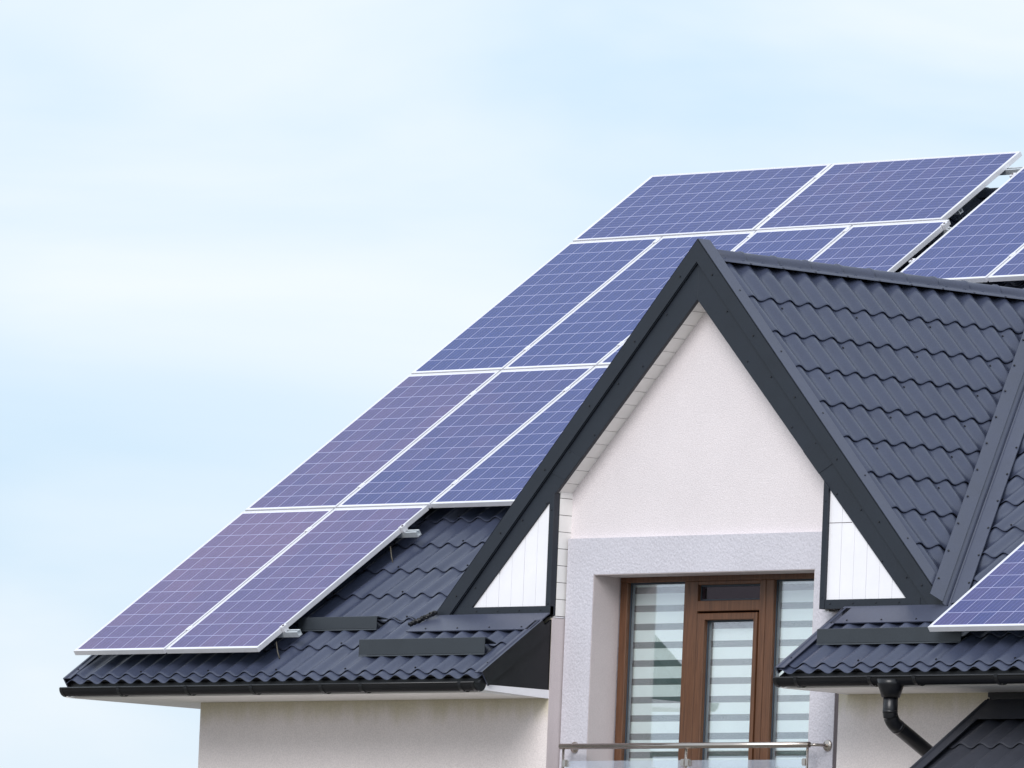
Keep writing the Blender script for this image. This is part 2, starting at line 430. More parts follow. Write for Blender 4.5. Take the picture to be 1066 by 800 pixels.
b = bmesh.new(); box(b, -.04, 4.36, -.018, .628, -.342, -.325)
box(b, -.04, .705, .628, 2.2, -.342, -.325)
recalc(b); part('soffit', b, 'soffit')
b = bmesh.new(); box(b, 7.36, XR, -.018, .628, -.342, -.325); recalc(b); part('soffit', b, 'soffit')
# dark cheek closing the cut end of the eave, pale strip under it
def cheek(x0, x1, name='eave_cheek'):
    b = bmesh.new()
    prism(b, [(-.03, roofz(-.03)-.01), (-.03, -.283), (.632, -.283), (.632, roofz(.632)-.01)], x0, x1, axis='x'); recalc(b)
    part(name, b, 'black')
    b = bmesh.new(); prism(b, [(-.045, -.285), (-.045, -.322), (.634, -.345), (.634, -.285)], x0-.004, x1+.006, axis='x'); recalc(b); part('eave_strip', b, 'white')
cheek(4.362, 4.382); cheek(7.345, 7.36)

# --- walls
b = bmesh.new()
xw = .71
box(b, xw, 4.387, .63, .93, GROUND, -.326); box(b, 4.10, 4.387, .636, .93, -.3255, .222)
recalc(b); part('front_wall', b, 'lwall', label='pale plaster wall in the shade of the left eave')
b = bmesh.new(); box(b, 4.3875, 4.391, .63, .80, GROUND, .222); recalc(b); part('wall_return', b, 'reveal')
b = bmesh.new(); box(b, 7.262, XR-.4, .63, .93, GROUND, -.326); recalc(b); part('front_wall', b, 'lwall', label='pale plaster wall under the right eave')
# gable side walls and rear
b = bmesh.new()
ye = yr+4.9
under = lambda y: (roofz(y) if y < yr else zr-(y-yr)*tA)-.16
for x in (xw, XR-.7):
    prism(b, [(.932, GROUND), (ye, GROUND), (ye, under(ye)), (yr, under(yr)), (.932, under(.932))], x, x+.3, axis='x')
box(b, xw+.3, XR-.7, ye-.3, ye, GROUND, under(ye)); recalc(b); part('side_walls', b, 'wall')
# gable wall (recessed) between the dormer cheeks
b = bmesh.new()
def rakez(x, off): return ZA+.029-SD*abs(x-XC)-off          # lines parallel to the gable slope, 'off' below the outer edge
TP = {-1: .046, 1: .033}                                   # the boards get narrower towards the foot
def innerz(x, off=.412): return rakez(x, off)+TP[1 if x > XC else -1]*abs(x-XC)
wl, wr = 4.30, 7.17
prism(b, [(wl, .70), (wr, .70), (wr, innerz(wr, .38)), (XC, innerz(XC, .38)), (wl, innerz(wl, .38))], .79, 1.04)
box(b, 7.10, 7.26, .80, 1.04, GROUND, .70)
recalc(b); part('gable_wall', b, 'wall', label='pinkish white rendered gable wall')
b = bmesh.new(); box(b, 7.109, 7.1485, .752, .79, GROUND, .3); box(b, 7.1485, 7.2615, .77, .80, GROUND, .3); recalc(b); part('corner_gap_shade', b, 'joint')  # dark infill standing in for the shade of the deep gap
# grey roughcast surround of the balcony door: one U-shaped piece
b = bmesh.new()
OX0, OX1, OZ = 4.672, 6.868, .530
poly = [(4.402, GROUND), (4.402, .785), (7.107, .785), (7.107, GROUND), (OX1, GROUND), (OX1, OZ), (OX0, OZ), (OX0, GROUND)]
A_ = [b.verts.new((x, .745, z)) for x, z in poly]; B_ = [b.verts.new((x, 1.04, z)) for x, z in poly]
for idx in ((0, 1, 6, 7), (1, 2, 5, 6), (2, 3, 4, 5)):
    b.faces.new([A_[i] for i in idx]); b.faces.new([B_[i] for i in idx[::-1]])
for i in range(8): b.faces.new((A_[i], B_[i], B_[(i+1) % 8], A_[(i+1) % 8]))
recalc(b); part('door_surround', b, 'band', label='grey roughcast surround of the balcony door')
b = bmesh.new()
box(b, OX0+.001, OX0+.005, .7475, 1.0, -1.75, OZ-.003); box(b, OX1-.005, OX1-.001, .7475, 1.0, -1.75, OZ-.003)
box(b, OX0+.006, OX1-.006, .7475, 1.0, OZ-.005, OZ-.001); recalc(b); part('door_reveal', b, 'reveal')
b = bmesh.new(); box(b, OX0, OX1, .70, 1.2, -1.95, -1.75); recalc(b); part('door_sill', b, 'reveal')
b = bmesh.new(); box(b, OX0, OX1, .76, 1.04, GROUND, -1.96); recalc(b); part('lower_wall', b, 'wall')

# --- balcony door and side lights
YW = 1.005
W_ = bmesh.new()
def fr(x0, x1, z0, z1, y0=YW, y1=YW+.07): box(W_, x0, x1, y0, y1, z0, z1)
ZB = -1.75
fr(4.678, 4.750, ZB, .488); fr(4.678, 6.862, .488, .528, YW-.002)
fr(5.318, 5.372, ZB, .488, YW+.004); fr(5.3725, 5.456, ZB, .488)
fr(6.072, 6.130, ZB, .488); fr(6.1305, 6.206, ZB, .488, YW+.004)
fr(6.79, 6.862, ZB, .488)
fr(5.456, 6.072, .276, .350, YW+.001); fr(5.456, 6.072, .462, .488, YW+.001)
fr(4.75, 5.318, ZB, ZB+.09); fr(6.206, 6.79, ZB, ZB+.09)
bevel(W_, .004)
WIN = part('balcony_window', W_, 'brown', label='brown wood-look balcony window frame')
b = bmesh.new()
for (x0, x1, z0, z1) in ((5.470, 5.545, ZB+.02, .262), (6.030, 6.066, ZB+.02, .262), (5.545, 6.030, .214, .262), (5.545, 6.030, ZB+.02, ZB+.13)):
    box(b, x0, x1, YW-.012, YW+.06, z0, z1)
bevel(b, .004); DOOR = part('door_leaf', b, 'brown', WIN)
def glazed(x0, x1, z0, z1, y, mat='pane', tilt=0):
    b = bmesh.new()
    box(b, x0, x1, y+.012, y+.018, z0, z1); recalc(b)
    o = part('pane', b, mat, WIN)
    b = bmesh.new()   # seal and spacer around the pane, seen at the left edge
    for (a, c, e, f) in ((x0, x0+.007, z0, z1), (x1-.007, x1, z0, z1), (x0+.012, x1-.012, z1-.012, z1), (x0+.012, x1-.012, z0, z0+.012)):
        box(b, a, c, y+.002, y+.011, e, f, 0)
        box(b, a+.0, c+.0, y+.019, y+.040, e, f, 1)
    recalc(b); part('glazing_seal', b, ['rubber', 'spacer'], WIN)
glazed(4.75, 5.318, ZB+.09, .488, YW+.03)
glazed(5.545, 6.030, ZB+.13, .214, YW+.02)
glazed(6.206, 6.79, ZB+.09, .488, YW+.03)
glazed(5.456, 6.072, .350, .462, YW+.03, 'tpane')
def blind(x0, x1, zt, y):
    b = bmesh.new(); z = .470; k = 0
    top = zt
    # bands: dark .046, light .082
    z = .462; P_ = .1283
    bands = []
    zz = z+P_
    while zz > ZB+.1:
        bands.append((zz, zz-.046, 1)); bands.append((zz-.046, zz-P_, 0)); zz -= P_
    for (a, c, mi) in bands:
        a = min(a, top)
        if a <= c: continue
        off = .0 if mi else .002
        vs = [b.verts.new(p) for p in ((x0, y-off, c), (x1, y-off, c), (x1, y-off, a), (x0, y-off, a))]
        b.faces.new(vs).material_index = mi
    recalc(b)
    r = bmesh.ops.extrude_face_region(b, geom=b.faces[:])
    bmesh.ops.translate(b, verts=[v for v in r['geom'] if isinstance(v, bmesh.types.BMVert)], vec=(0, .0015, 0))
    recalc(b)
    return part('striped_blind', b, ['blindW', 'blindG'], WIN)
blind(4.715, 5.36, .50, YW+.088); blind(5.49, 6.06, .235, YW+.083); blind(6.165, 6.80, .50, YW+.088)
# dim room behind
b = bmesh.new(); box(b, 4.4, 7.1, 1.30, 1.32, ZB, .8); box(b, 4.38, 4.40, 1.05, 1.3, ZB, .8); box(b, 7.1, 7.12, 1.05, 1.3, ZB, .8); box(b, 4.4, 7.1, 1.05, 1.3, .545, .56); recalc(b)
part('room_lining', b, 'dark', WIN)

# --- gable front: boards, siding, trims
def rake_poly(o0, o1, zb, side, z0x=None):
    """band between the lines 'off' o0 and o1, one side, cut at height zb"""
    xo = XC+side*(ZA+.029-o0-zb)/SD; xi = XC+side*(ZA+.029-o1-zb)/SD
    if o1 > .3: xi = XC+side*(ZA+.029-o1-zb)/(SD-TP[side])
    return [(XC, ZA+.029-o0), (xo, zb), (xi, zb), (XC, ZA+.029-o1)]
DF = None
for side in (-1, 1):
    b = bmesh.new()
    prism(b, rake_poly(.150, .412, .247, side), YF+.004, YF+.034)
    # stiffening crease
    prism(b, rake_poly(.142, .158, .247, side), YF-.010, YF+.003)
    # lap joint in the board
    xj = XC+side*1.24
    prism(b, [(xj, rakez(xj, .160)), (xj+side*.16, rakez(xj+side*.16, .160)), (xj+side*.02, innerz(xj+side*.02, .4125)), (xj-side*.14, innerz(xj-side*.14, .4125))], YF+.001, YF+.0035)
    for k in range(7):
        for off in (.20, .33):
            x = XC+side*(.30+k*.46+(0.22 if off > .3 else 0)); z = rakez(x, off)
            if z < .27: continue
            tube(b, [(x, YF+.004, z), (x, YF-.003, z)], .0065, 8, mi=1)
    bevel(b, .0015); part('rake_board', b, ['rake', 'screw'])
    b = bmesh.new()
    prism(b, rake_poly(-.008, .150, .240, side), YF-.018, YF-.008)             # drop face
    # top flange lying over the tiles
    def q(x, off, y): return (x, y, rakez(x, off))
    xo = XC+side*(ZA+.037-.24)/SD
    v = [b.verts.new(p) for p in (q(XC, -.009, YF-.018), q(XC, -.009, YF+.10), q(xo, -.009, YF+.10), q(xo, -.009, YF-.018),
                                 q(XC, -.003, YF-.018), q(XC, -.003, YF+.10), q(xo, -.003, YF+.10), q(xo, -.003, YF-.018))]
    for f in ((0,1,2,3), (4,7,6,5), (0,3,7,4), (1,5,6,2), (0,4,5,1), (3,2,6,7)): b.faces.new([v[i] for i in f])
    for k in range(8):
        x = XC+side*(.16+k*.43); z = rakez(x, .085)
        if z > .3: tube(b, [(x, YF-.017, z), (x, YF-.024, z)], .0065, 8, mi=1)
        x += side*.2; z = rakez(x, -.009)
        nrm = Vector((side*SD, 0, 1)).normalized(); p = Vector((x, YF+.06, z))
        if z > .35: tube(b, [p, p+nrm*.006], .0065, 8, mi=1)
    recalc(b); part('rake_flashing', b, ['rake' if 1 else 'flash', 'screw'])
# flat strip on the slope side, in the tile colour (top of the flashing)
b = bmesh.new()
for side in (-1, 1):
    xo = XC+side*(ZA+.045-.30)/SD
    v = [b.verts.new(p) for p in ((XC, YF-.012, rakez(XC, -.012)), (XC, YF+.105, rakez(XC, -.012)), (xo, YF+.105, rakez(xo, -.012)), (xo, YF-.012, rakez(xo, -.012)))]
    b.faces.new(v if side > 0 else v[::-1])
part('rake_capping', b, 'flash')

def siding(xa, xb, side, seam=None):
    """white vertical boards filling the triangle beside the trim"""
    b = bmesh.new(); w = .1255; x = xa if side < 0 else xb
    inner = x
    k = 0
    while k < 9:
        x1 = x; x0 = x+side*(w-.003)
        za, zb_ = innerz(x1, .40), innerz(x0, .40)
        lo = .296
        if max(za, zb_) < lo: break
        P1 = [(x1, lo), (x0, lo)]
        if zb_ > lo: P1 += [(x0, zb_), (x1, za)]
        else: P1 = [(x1, lo), (x1+side*(za-lo)/(SD-TP[side]), lo), (x1, za)]
        prism(b, P1, YF+.018+.0005*(k % 2), YF+.034)
        x += side*w; k += 1
    # backing seen through the joints
    recalc(b); s = part('side_siding', b, 'white', label='white vertical siding boards in a triangle')
    b = bmesh.new()
    tri = [(inner, .30), (inner+side*(innerz(inner, .42)-.30)/(SD-TP[side]), .30), (inner, innerz(inner, .42))]
    prism(b, tri, YF+.036, YF+.045); recalc(b); part('siding_backing', b, 'soffit', s)
    if seam:
        b = bmesh.new(); box(b, min(inner, inner+side*.22), max(inner, inner+side*.22), YF+.0165, YF+.0185, seam, seam+.004); recalc(b); part('board_seam', b, 'joint', s)
siding(4.325, 0, -1)
siding(0, 7.098, 1, seam=.83)
# bottom and upright trims
for side in (-1, 1):
    b = bmesh.new()
    xi = 4.378 if side < 0 else 7.052
    xo2 = XC+side*(ZA+.029-.33-.25)/(SD-TP[side])
    box(b, min(xi, xo2), max(xi, xo2), YF+.000, YF+.033, .243, .306)
    for k in range(4): tube(b, [(xi+side*(.10+.22*k), YF, .278), (xi+side*(.10+.22*k), YF-.005, .278)], .0065, 8, mi=1)
    bevel(b, .0015); part('bottom_trim', b, ['rake', 'screw'])
    b = bmesh.new()
    xt = xi+side*.048
    lo = .243
    pts = [(xi, lo), (xt, lo), (xt, innerz(xt, .405)), (xi, innerz(xi, .405))]
    prism(b, pts, YF-.004, YF+.052)
    for z in (.32, .98): tube(b, [(xi+side*.024, YF-.004, z), (xi+side*.024, YF-.009, z)], .006, 8, mi=1)
    bevel(b, .0015); part('corner_trim', b, ['rake', 'screw'])
    # horizontal white boards lining the inside of the box
    b = bmesh.new(); z = .235; x0, x1 = (4.345, 4.3835) if side < 0 else (7.0465, 7.085)
    ztop = innerz(4.3835, .405)
    k = 0
    while z < ztop:
        z1 = min(z+.1185, ztop); box(b, x0, x1 - (.0008*(k % 2)), YF+.054, .80, z+.0045, z1); z += .1185; k += 1
    recalc(b); bl = part('box_lining', b, 'soffit')
    b = bmesh.new(); box(b, x0+.003, x1-.004, YF+.056, .79, .236, ztop-.002); recalc(b); part('lining_backing', b, 'joint', bl)
    b = bmesh.new(); box(b, x0-.02 if side<0 else x0+.002, x1+.002 if side<0 else x1+.02, YF+.04, .79, .226, .2335); recalc(b); part('lining_edge', b, 'white')
    # sloping soffit boards
    b = bmesh.new(); t = .0; si_ = SD-TP[side]; L_ = math.hypot(1, si_); ux, uz = side/L_, -si_/L_
    nx, nz = side*si_/L_, 1/L_
    px, pz = XC, ZA+.029-.398
    total = 1.35*L_+.10
    while t < total:
        t1 = min(t+.1235, total)
        q4 = [(px+ux*t, pz+uz*t), (px+ux*t1, pz+uz*t1), (px+ux*t1+nx*.015, pz+uz*t1+nz*.015), (px+ux*t+nx*.015, pz+uz*t+nz*.015)]
        prism(b, q4, YF+.036, .80); t += .1290
    recalc(b); ss = part('sloping_soffit', b, 'soffit')
    b = bmesh.new(); o_ = .013
    prism(b, [(px+nx*o_, pz+nz*o_), (px+ux*total+nx*o_, pz+uz*total+nz*o_), (px+ux*total+nx*(o_+.01), pz+uz*total+nz*(o_+.01)), (px+nx*(o_+.01), pz+nz*(o_+.01))], YF+.04, .80)
    recalc(b); part('soffit_backing', b, 'joint', ss)
# apron flashing at the foot of the gable, laid over the tiles
for (x0, x1, x2, x3) in ((3.10, LX+.005, 3.22, LX+.005), (RX-.02, 8.60, RX-.02, 8.42)):
    b = bmesh.new()
    va, vb = vy(.455), vy(.63)
    t_ = .047
    P4 = [roofp(x0, va, t_), roofp(x1, va, t_), roofp(x3, vb, t_), roofp(x2, vb, t_)]
    v = [b.verts.new(p) for p in P4]; b.faces.new(v)
    w = [b.verts.new(p-NR*.008) for p in P4]; b.faces.new(w[::-1])
    for i in range(4): b.faces.new((v[i], w[i], w[(i+1) % 4], v[(i+1) % 4]))
    for k in range(4):
        c = roofp(x0+.18+k*.33, va+.03, t_)
        if c.x < x1-.05: tube(b, [c, c+NR*.005], .0065, 8, mi=1)
    recalc(b); part('apron_flashing', b, ['flash', 'screw'], TR)

# --- dormer roof
DR = bmesh.new()
L_ = math.hypot(1, SD)
for side in (-1, 1):
    ud = Vector((0, 1, 0)); vd = Vector((-side, 0, SD))/L_       # up the slope
    nd = Vector((side*SD, 0, 1))/L_
    ap = Vector((XC, 0, ZA-.058))
    def DP(u, v, h, vd=vd, nd=nd, ap=ap): return ap + Vector((0, 1, 0))*u + vd*v + nd*h
    b = bmesh.new()
    # steps counted down from the ridge: first at .519
    tile_sheet(b, DP, YF+.045, YV+.15, -3.70, -.02, -.442, uphase=YF+.02, nseg=18, low=True)
    # keep what lies above the main roof plane
    clip(b, roofp(0, 0, .004), -NR)
    if side < 0: bmesh.ops.reverse_faces(b, faces=b.faces[:])
    join(DR, b)
DROOF = part('dormer_roof', DR, ['tile', 'screw'], label='steep dormer roof of wavy blue-grey metal tiles')
# ridge capping of the dormer
b = bmesh.new(); y = YF+.075; k = 0
while y < YV+.1:
    r0, r1 = .060, .053
    rings = []
    for yy, r in ((y, r1), (y+.305, r1), (y+.312, r0), (y+.332, r0), (y+.338, r1)):
        prof = [(-.112, -.056), (-.104, -.044), (-r-.004, -.030)] + [(-r*math.cos(t), r*math.sin(t)-.018) for t in [math.pi*j/12 for j in range(13)]] + [(r+.004, -.030), (.104, -.044), (.112, -.056)]
        rings.append([b.verts.new((XC+dx, yy, ZA-.052+dz)) for dx, dz in prof])
    for q_, s in zip(rings, rings[1:]):
        for j in range(len(q_)-1): b.faces.new((q_[j], s[j], s[j+1], q_[j+1])).smooth = True
    if k == 0: b.faces.new(rings[0])
    y += .318; k += 1
recalc(b); part('ridge_cap', b, 'flash', DROOF)
# valley flashing, a folded trough
for side in (-1, 1):
    ys = YF-.02 if side > 0 else YF+.16
    p0 = Vector((valley_x(ys, side), ys, roofz(ys))); p1 = Vector((valley_x(YV, side), YV, roofz(YV)))
    d = (p1-p0).normalized()
    nd = Vector((side*SD, 0, 1)).normalized()
    e1 = nd.cross(d).normalized();  e2 = NR.cross(d).normalized()
    if e1.z < 0: e1 = -e1
    # e2 runs away from the dormer on the main slope
    if e2.x*side < 0: e2 = -e2
    if e1.x*side > 0: e1 = -e1
    prof = []
    for w, h in ((.165, .050), (.165, .056), (.065, .056), (.060, .046), (.022, .042)): prof.append(e1*w+nd*h)
    prof.append((nd+NR).normalized()*.050)
    prof.append((nd+NR).normalized()*.062 + e2*.004)
    prof.append((nd+NR).normalized()*.050 + e2*.008)
    for w, h in ((.040, .040), (.056, .043), (.060, .054), (.165, .054), (.165, .046)): prof.append(e2*w+NR*h)
    b = bmesh.new()
    segs = 3
    for sidx in range(segs):
        a0 = p0+(p1-p0)*(sidx/segs); a1 = p0+(p1-p0)*((sidx+1)/segs+.004)
        lift = .0012*(segs-sidx)
        F = [b.verts.new(a0+o+NR*lift) for o in prof]; G = [b.verts.new(a1+o+NR*lift) for o in prof]
        for i in range(len(prof)-1): b.faces.new((F[i], G[i], G[i+1], F[i+1]))
    ln = (p1-p0).length; t = .25
    while t < ln:
        for off, nn in ((e1*.148, nd), (e2*.150, NR)):
            c = p0+d*t+off+nn*.058; tube(b, [c, c+nn*.007], .0075, 8, mi=1)
        t += .42
    recalc(b); part('valley_flashing', b, ['flash', 'screw'], DROOF)
# rough foam end at the foot of the left valley
b = bmesh.new()
for k in range(9):
    t = k/8
    c = Vector((3.07+.18*t, .50+.06*t, 0)); c.z = roofz(c.y)+.062+.040*t
    bmesh.ops.create_icosphere(b, subdivisions=2, radius=.019+.005*random.random(), matrix=Matrix.Translation(c)@Matrix.Diagonal((1.2,1,.8,1)))
for v in b.verts: v.co += Vector((random.uniform(-1,1), random.uniform(-1,1), random.uniform(-1,1)))*.004
part('valley_end', b, 'black', DROOF)

# --- snow guards
def guard(x0, x1, y, h):
    z = roofz(y)+.052
    b = bmesh.new()
    # folded sheet: upright face, back brace
    zt = z+h
    back = .11
    zb_ = roofz(y+back)+.045
    prism(b, [(y, z), (y, zt), (y+.010, zt+.003), (y+back, zb_+.004), (y+back, zb_-.002), (y+.012, zt-.006), (y+.004, zt-.010), (y+.004, z)], x0, x1, axis='x')
    prism(b, [(y-.0, z-.002), (y-.006, z-.012), (y+.03, z-.008), (y+.03, z-.004)], x0, x1, axis='x')
    recalc(b); g = part('snow_guard', b, 'guard', TR)
    return g
guard(1.90, 2.735, .478, .085)
guard(2.885, 4.19, .182, .108)
guard(7.44, 8.80, .222, .095)

# --- downpipe
b = bmesh.new()
px_ = 8.49
tube(b, [(px_, -.108, -.30), (px_, -.108, -.335), (px_, -.106, -.365), (px_, -.105, -.42)], [.095, .090, .078, .061], 24)
path = [(px_, -.105, -.40), (px_, -.105, -.505)]
for k in range(1, 13):
    t = k/12; a = t*R(63)
    path.append((px_, -.105+.11*(1-math.cos(a)), -.505-.11*math.sin(a)))
ly, lz = path[-1][1], path[-1][2]
path += [(px_, ly+.45, lz-.45*.508), (px_, ly+.53, lz-.30), (px_, ly+.55, lz-.40), (px_, ly+.55, GROUND+.1)]
tube(b, path, .050, 24)
for (a, c) in (((px_, -.105, -.505), (px_, -.105, -.525)),): tube(b, [a, c], .0512, 24)
dv = Vector((0, .45, -.2286)).normalized(); c0 = Vector((px_, ly, lz)); tube(b, [c0+dv*.005, c0+dv*.03], .0512, 24)
part('downpipe', b, 'gutter')

# --- lean-to porch roof at the lower right
PD = Vector((0, .63, -.432))     # upper end of its sheet
def porch(u, v, h): return Vector((u, 0, 0)) + PD + UP*v + NR*h
b = bmesh.new()
tile_sheet(b, porch, 8.70, XR-.2, -2.6, -.02, -.53, uphase=8.70)
PR = part('porch_roof', b, ['oldtile', 'screw'], label='dark metal-tiled lean-to roof at lower right')
b = bmesh.new()
x = 8.70
prof = [(x-.02, .05), (x+.10, .05), (x+.10, .044), (x-.012, .044), (x-.012, -.08), (x-.02, -.08)]
F = [b.verts.new(porch(a, -2.6, h)) for a, h in prof]; G = [b.verts.new(porch(a, 0, h)) for a, h in prof]
b.faces.new(F); b.faces.new(G[::-1])
for i in range(6): b.faces.new((F[i], G[i], G[(i+1) % 6], F[(i+1) % 6]))
prof = [(x+.008, .052), (x+.014, .062), (x+.02, .052)]
F = [b.verts.new(porch(a, -2.6, h)) for a, h in prof]; G = [b.verts.new(porch(a, 0, h)) for a, h in prof]
for i in range(2): b.faces.new((F[i], G[i], G[i+1], F[i+1]))
recalc(b); part('verge_trim', b, 'oldtile', PR)
b = bmesh.new()
P4 = [porch(8.78, -.25, .052), porch(XR-.2, -.25, .052), porch(XR-.2, .0, .052), porch(8.78, .0, .052)]
v = [b.verts.new(p) for p in P4]; b.faces.new(v)
box(b, 8.70, XR-.2, .605, .628, -.375, -.30)
part('wall_flashing', b, 'oldtile', PR)
b = bmesh.new(); box(b, 8.72, XR-.2, .600, .6045, -.40, -.326); recalc(b); part('eave_shadow_strip', b, 'black', PR)  # black strip standing in for the eave shadow above the flashing
b = bmesh.new()   # closed underside
prism(b, [(.628, -.49), (-1.46, -.49-2.088*tA), (-1.46, -.66-2.088*tA), (.628, -.66)], 8.72, XR-.25, axis='x'); recalc(b); part('porch_deck', b, 'soffit', PR)
for x in (8.85, 12.4):
    b = bmesh.new(); box(b, x, x+.12, -1.3, -1.18, GROUND, -1.92); bevel(b, .006); part('porch_post', b, 'brown', PR)

# --- railing in front of the balcony door
b = bmesh.new(); yr_ = .625; zr_ = -.682
tube(b, [(4.535, yr_, zr_), (7.00, yr_, zr_)], .0205, 20)
RAIL = part('balcony_railing', b, 'steel', label='stainless steel handrail with glass infill')
for x, mx in ((4.535, 4.56), (7.00, 7.0)):
    b = bmesh.new()
    tube(b, [(x if x > 5 else x+.02, yr_, zr_), (x+(.045 if x > 5 else .02), yr_+.02, zr_), (x+.06 if x > 5 else x+.02, .70, zr_), (x+.06 if x > 5 else x+.02, .744, zr_)], .011, 12)
    part('rail_arm', b, 'steel', RAIL)
    b = bmesh.new(); xx = x+.06 if x > 5 else x+.02
    tube(b, [(xx, .7445, zr_), (xx, .738, zr_), (xx, .732, zr_), (xx, .7315, zr_)], [.040, .040, .036, .001], 24)
    part('wall_flange', b, 'steel', RAIL)
for x in (4.565, 5.795, 6.985):
    b = bmesh.new(); tube(b, [(x, yr_, zr_-.01), (x, yr_, -1.9)], .009, 12); part('baluster', b, 'steel', RAIL)
    for z in (-.80, -1.60):
        for sx in (-1, 1):
            if (x < 5 and sx < 0) or (x > 6.5 and sx > 0): continue
            b = bmesh.new(); box(b, min(x, x+sx*.045), max(x, x+sx*.045), yr_-.014, yr_+.014, z-.025, z+.025); bevel(b, .006, 2); part('glass_clamp', b, 'steel', RAIL)
for x0, x1 in ((4.585, 5.775), (5.815, 6.965)):
    b = bmesh.new(); box(b, x0, x1, yr_-.004, yr_+.004, -1.70, -.783); recalc(b); part('glass_panel', b, 'clear', RAIL)
b = bmesh.new(); box(b, 4.52, 7.02, yr_-.02, yr_+.12, -1.94, -1.90); bevel(b, .004); part('bottom_bar', b, 'steel', RAIL)

# ------------------------------------------------------------------ SOLAR PANELS
PW, PH, GAP = .992, 1.956, .020
RB = Matrix(((1, 0, 0), (0, cA, -sA), (0, sA, cA))).to_4x4()   # array frame: x along eave, y up slope, z normal
def make_panel():
    root = empty('solar_panel', '', 'solar panel', group='solar panels on the roof')
    lip, dep = .013, .038
    b = bmesh.new()
    # four bars of the frame, mitred look by overlap-free layout
    for (x0, x1, y0, y1) in ((0, PW, 0, lip), (0, PW, PH-lip, PH), (0, lip, lip, PH-lip), (PW-lip, PW, lip, PH-lip)):
        box(b, x0, x1, y0, y1, -dep, 0)
    bevel(b, .0012); fr_ = mesh_obj('frame', b, 'alu', root)
    b = bmesh.new(); uvl = b.loops.layers.uv.new('UVMap')
    v = [b.verts.new(p) for p in ((lip, lip, -.003), (PW-lip, lip, -.003), (PW-lip, PH-lip, -.003), (lip, PH-lip, -.003))]
    f = b.faces.new(v)
    for l in f.loops: l[uvl].uv = (l.vert.co.x, l.vert.co.y)
    w = [b.verts.new((q.co.x, q.co.y, -.009)) for q in v]
    f = b.faces.new(w[::-1]); f.material_index = 1
    mesh_obj('cell_sheet', b, ['pv', 'blindW'], root)
    return root
def copy_tree(o):
    c = o.copy(); COL.objects.link(c)
    for ch in list(o.children):
        d = ch.copy(); COL.objects.link(d); d.parent = c
    return c
proto = make_panel(); used = False
ordn = ['leftmost', 'second', 'third', 'fourth']
def put_panel(u, v, label, group, land=False, tint=.4):
    global used
    o = proto if not used else copy_tree(proto); used = True
    j = lambda s: random.uniform(-s, s)
    loc = XX*u + UP*v + NR*0
    if land: m = RB @ Matrix.Translation((PH, 0, 0)) @ Matrix.Rotation(R(90), 4, 'Z')
    else: m = RB.copy()
    m = Matrix.Rotation(j(.0012), 4, 'X') @ Matrix.Rotation(j(.0008), 4, 'Y') @ m
    o.matrix_world = Matrix.Translation(loc) @ m
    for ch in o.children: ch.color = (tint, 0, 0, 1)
    o['label'] = label; o['group'] = group
    return o
GL = 'solar panels of the large left array'
rows = [(0, 2, ['upright solar panel at the lower left corner of the array above the gutter', 'upright solar panel in the lowest row beside the open tiles']),
        (1, 3, ['upright solar panel in the second row on the left edge', 'middle upright solar panel in the second row', 'upright solar panel in the second row cut off by the gable board']),
        (2, 4, ['upright solar panel in the third row on the left edge', 'second upright solar panel in the third row, just left of the gable peak',
                'upright solar panel right behind the gable peak', 'upright solar panel in the third row beside the gap between arrays'])]
for r, n_, labs in rows:
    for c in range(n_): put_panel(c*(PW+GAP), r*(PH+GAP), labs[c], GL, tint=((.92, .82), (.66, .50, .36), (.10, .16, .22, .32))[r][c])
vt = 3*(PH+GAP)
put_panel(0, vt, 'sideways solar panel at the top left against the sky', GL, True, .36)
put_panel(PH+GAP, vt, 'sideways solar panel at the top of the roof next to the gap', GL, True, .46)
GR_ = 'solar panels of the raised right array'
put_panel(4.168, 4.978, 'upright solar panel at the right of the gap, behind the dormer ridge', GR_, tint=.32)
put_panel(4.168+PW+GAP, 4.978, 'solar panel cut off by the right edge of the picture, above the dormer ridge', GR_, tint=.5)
put_panel(8.62, .107, 'solar panel low on the right beside the valley, above the right gutter', 'solar panels of the lower right array', tint=.62)

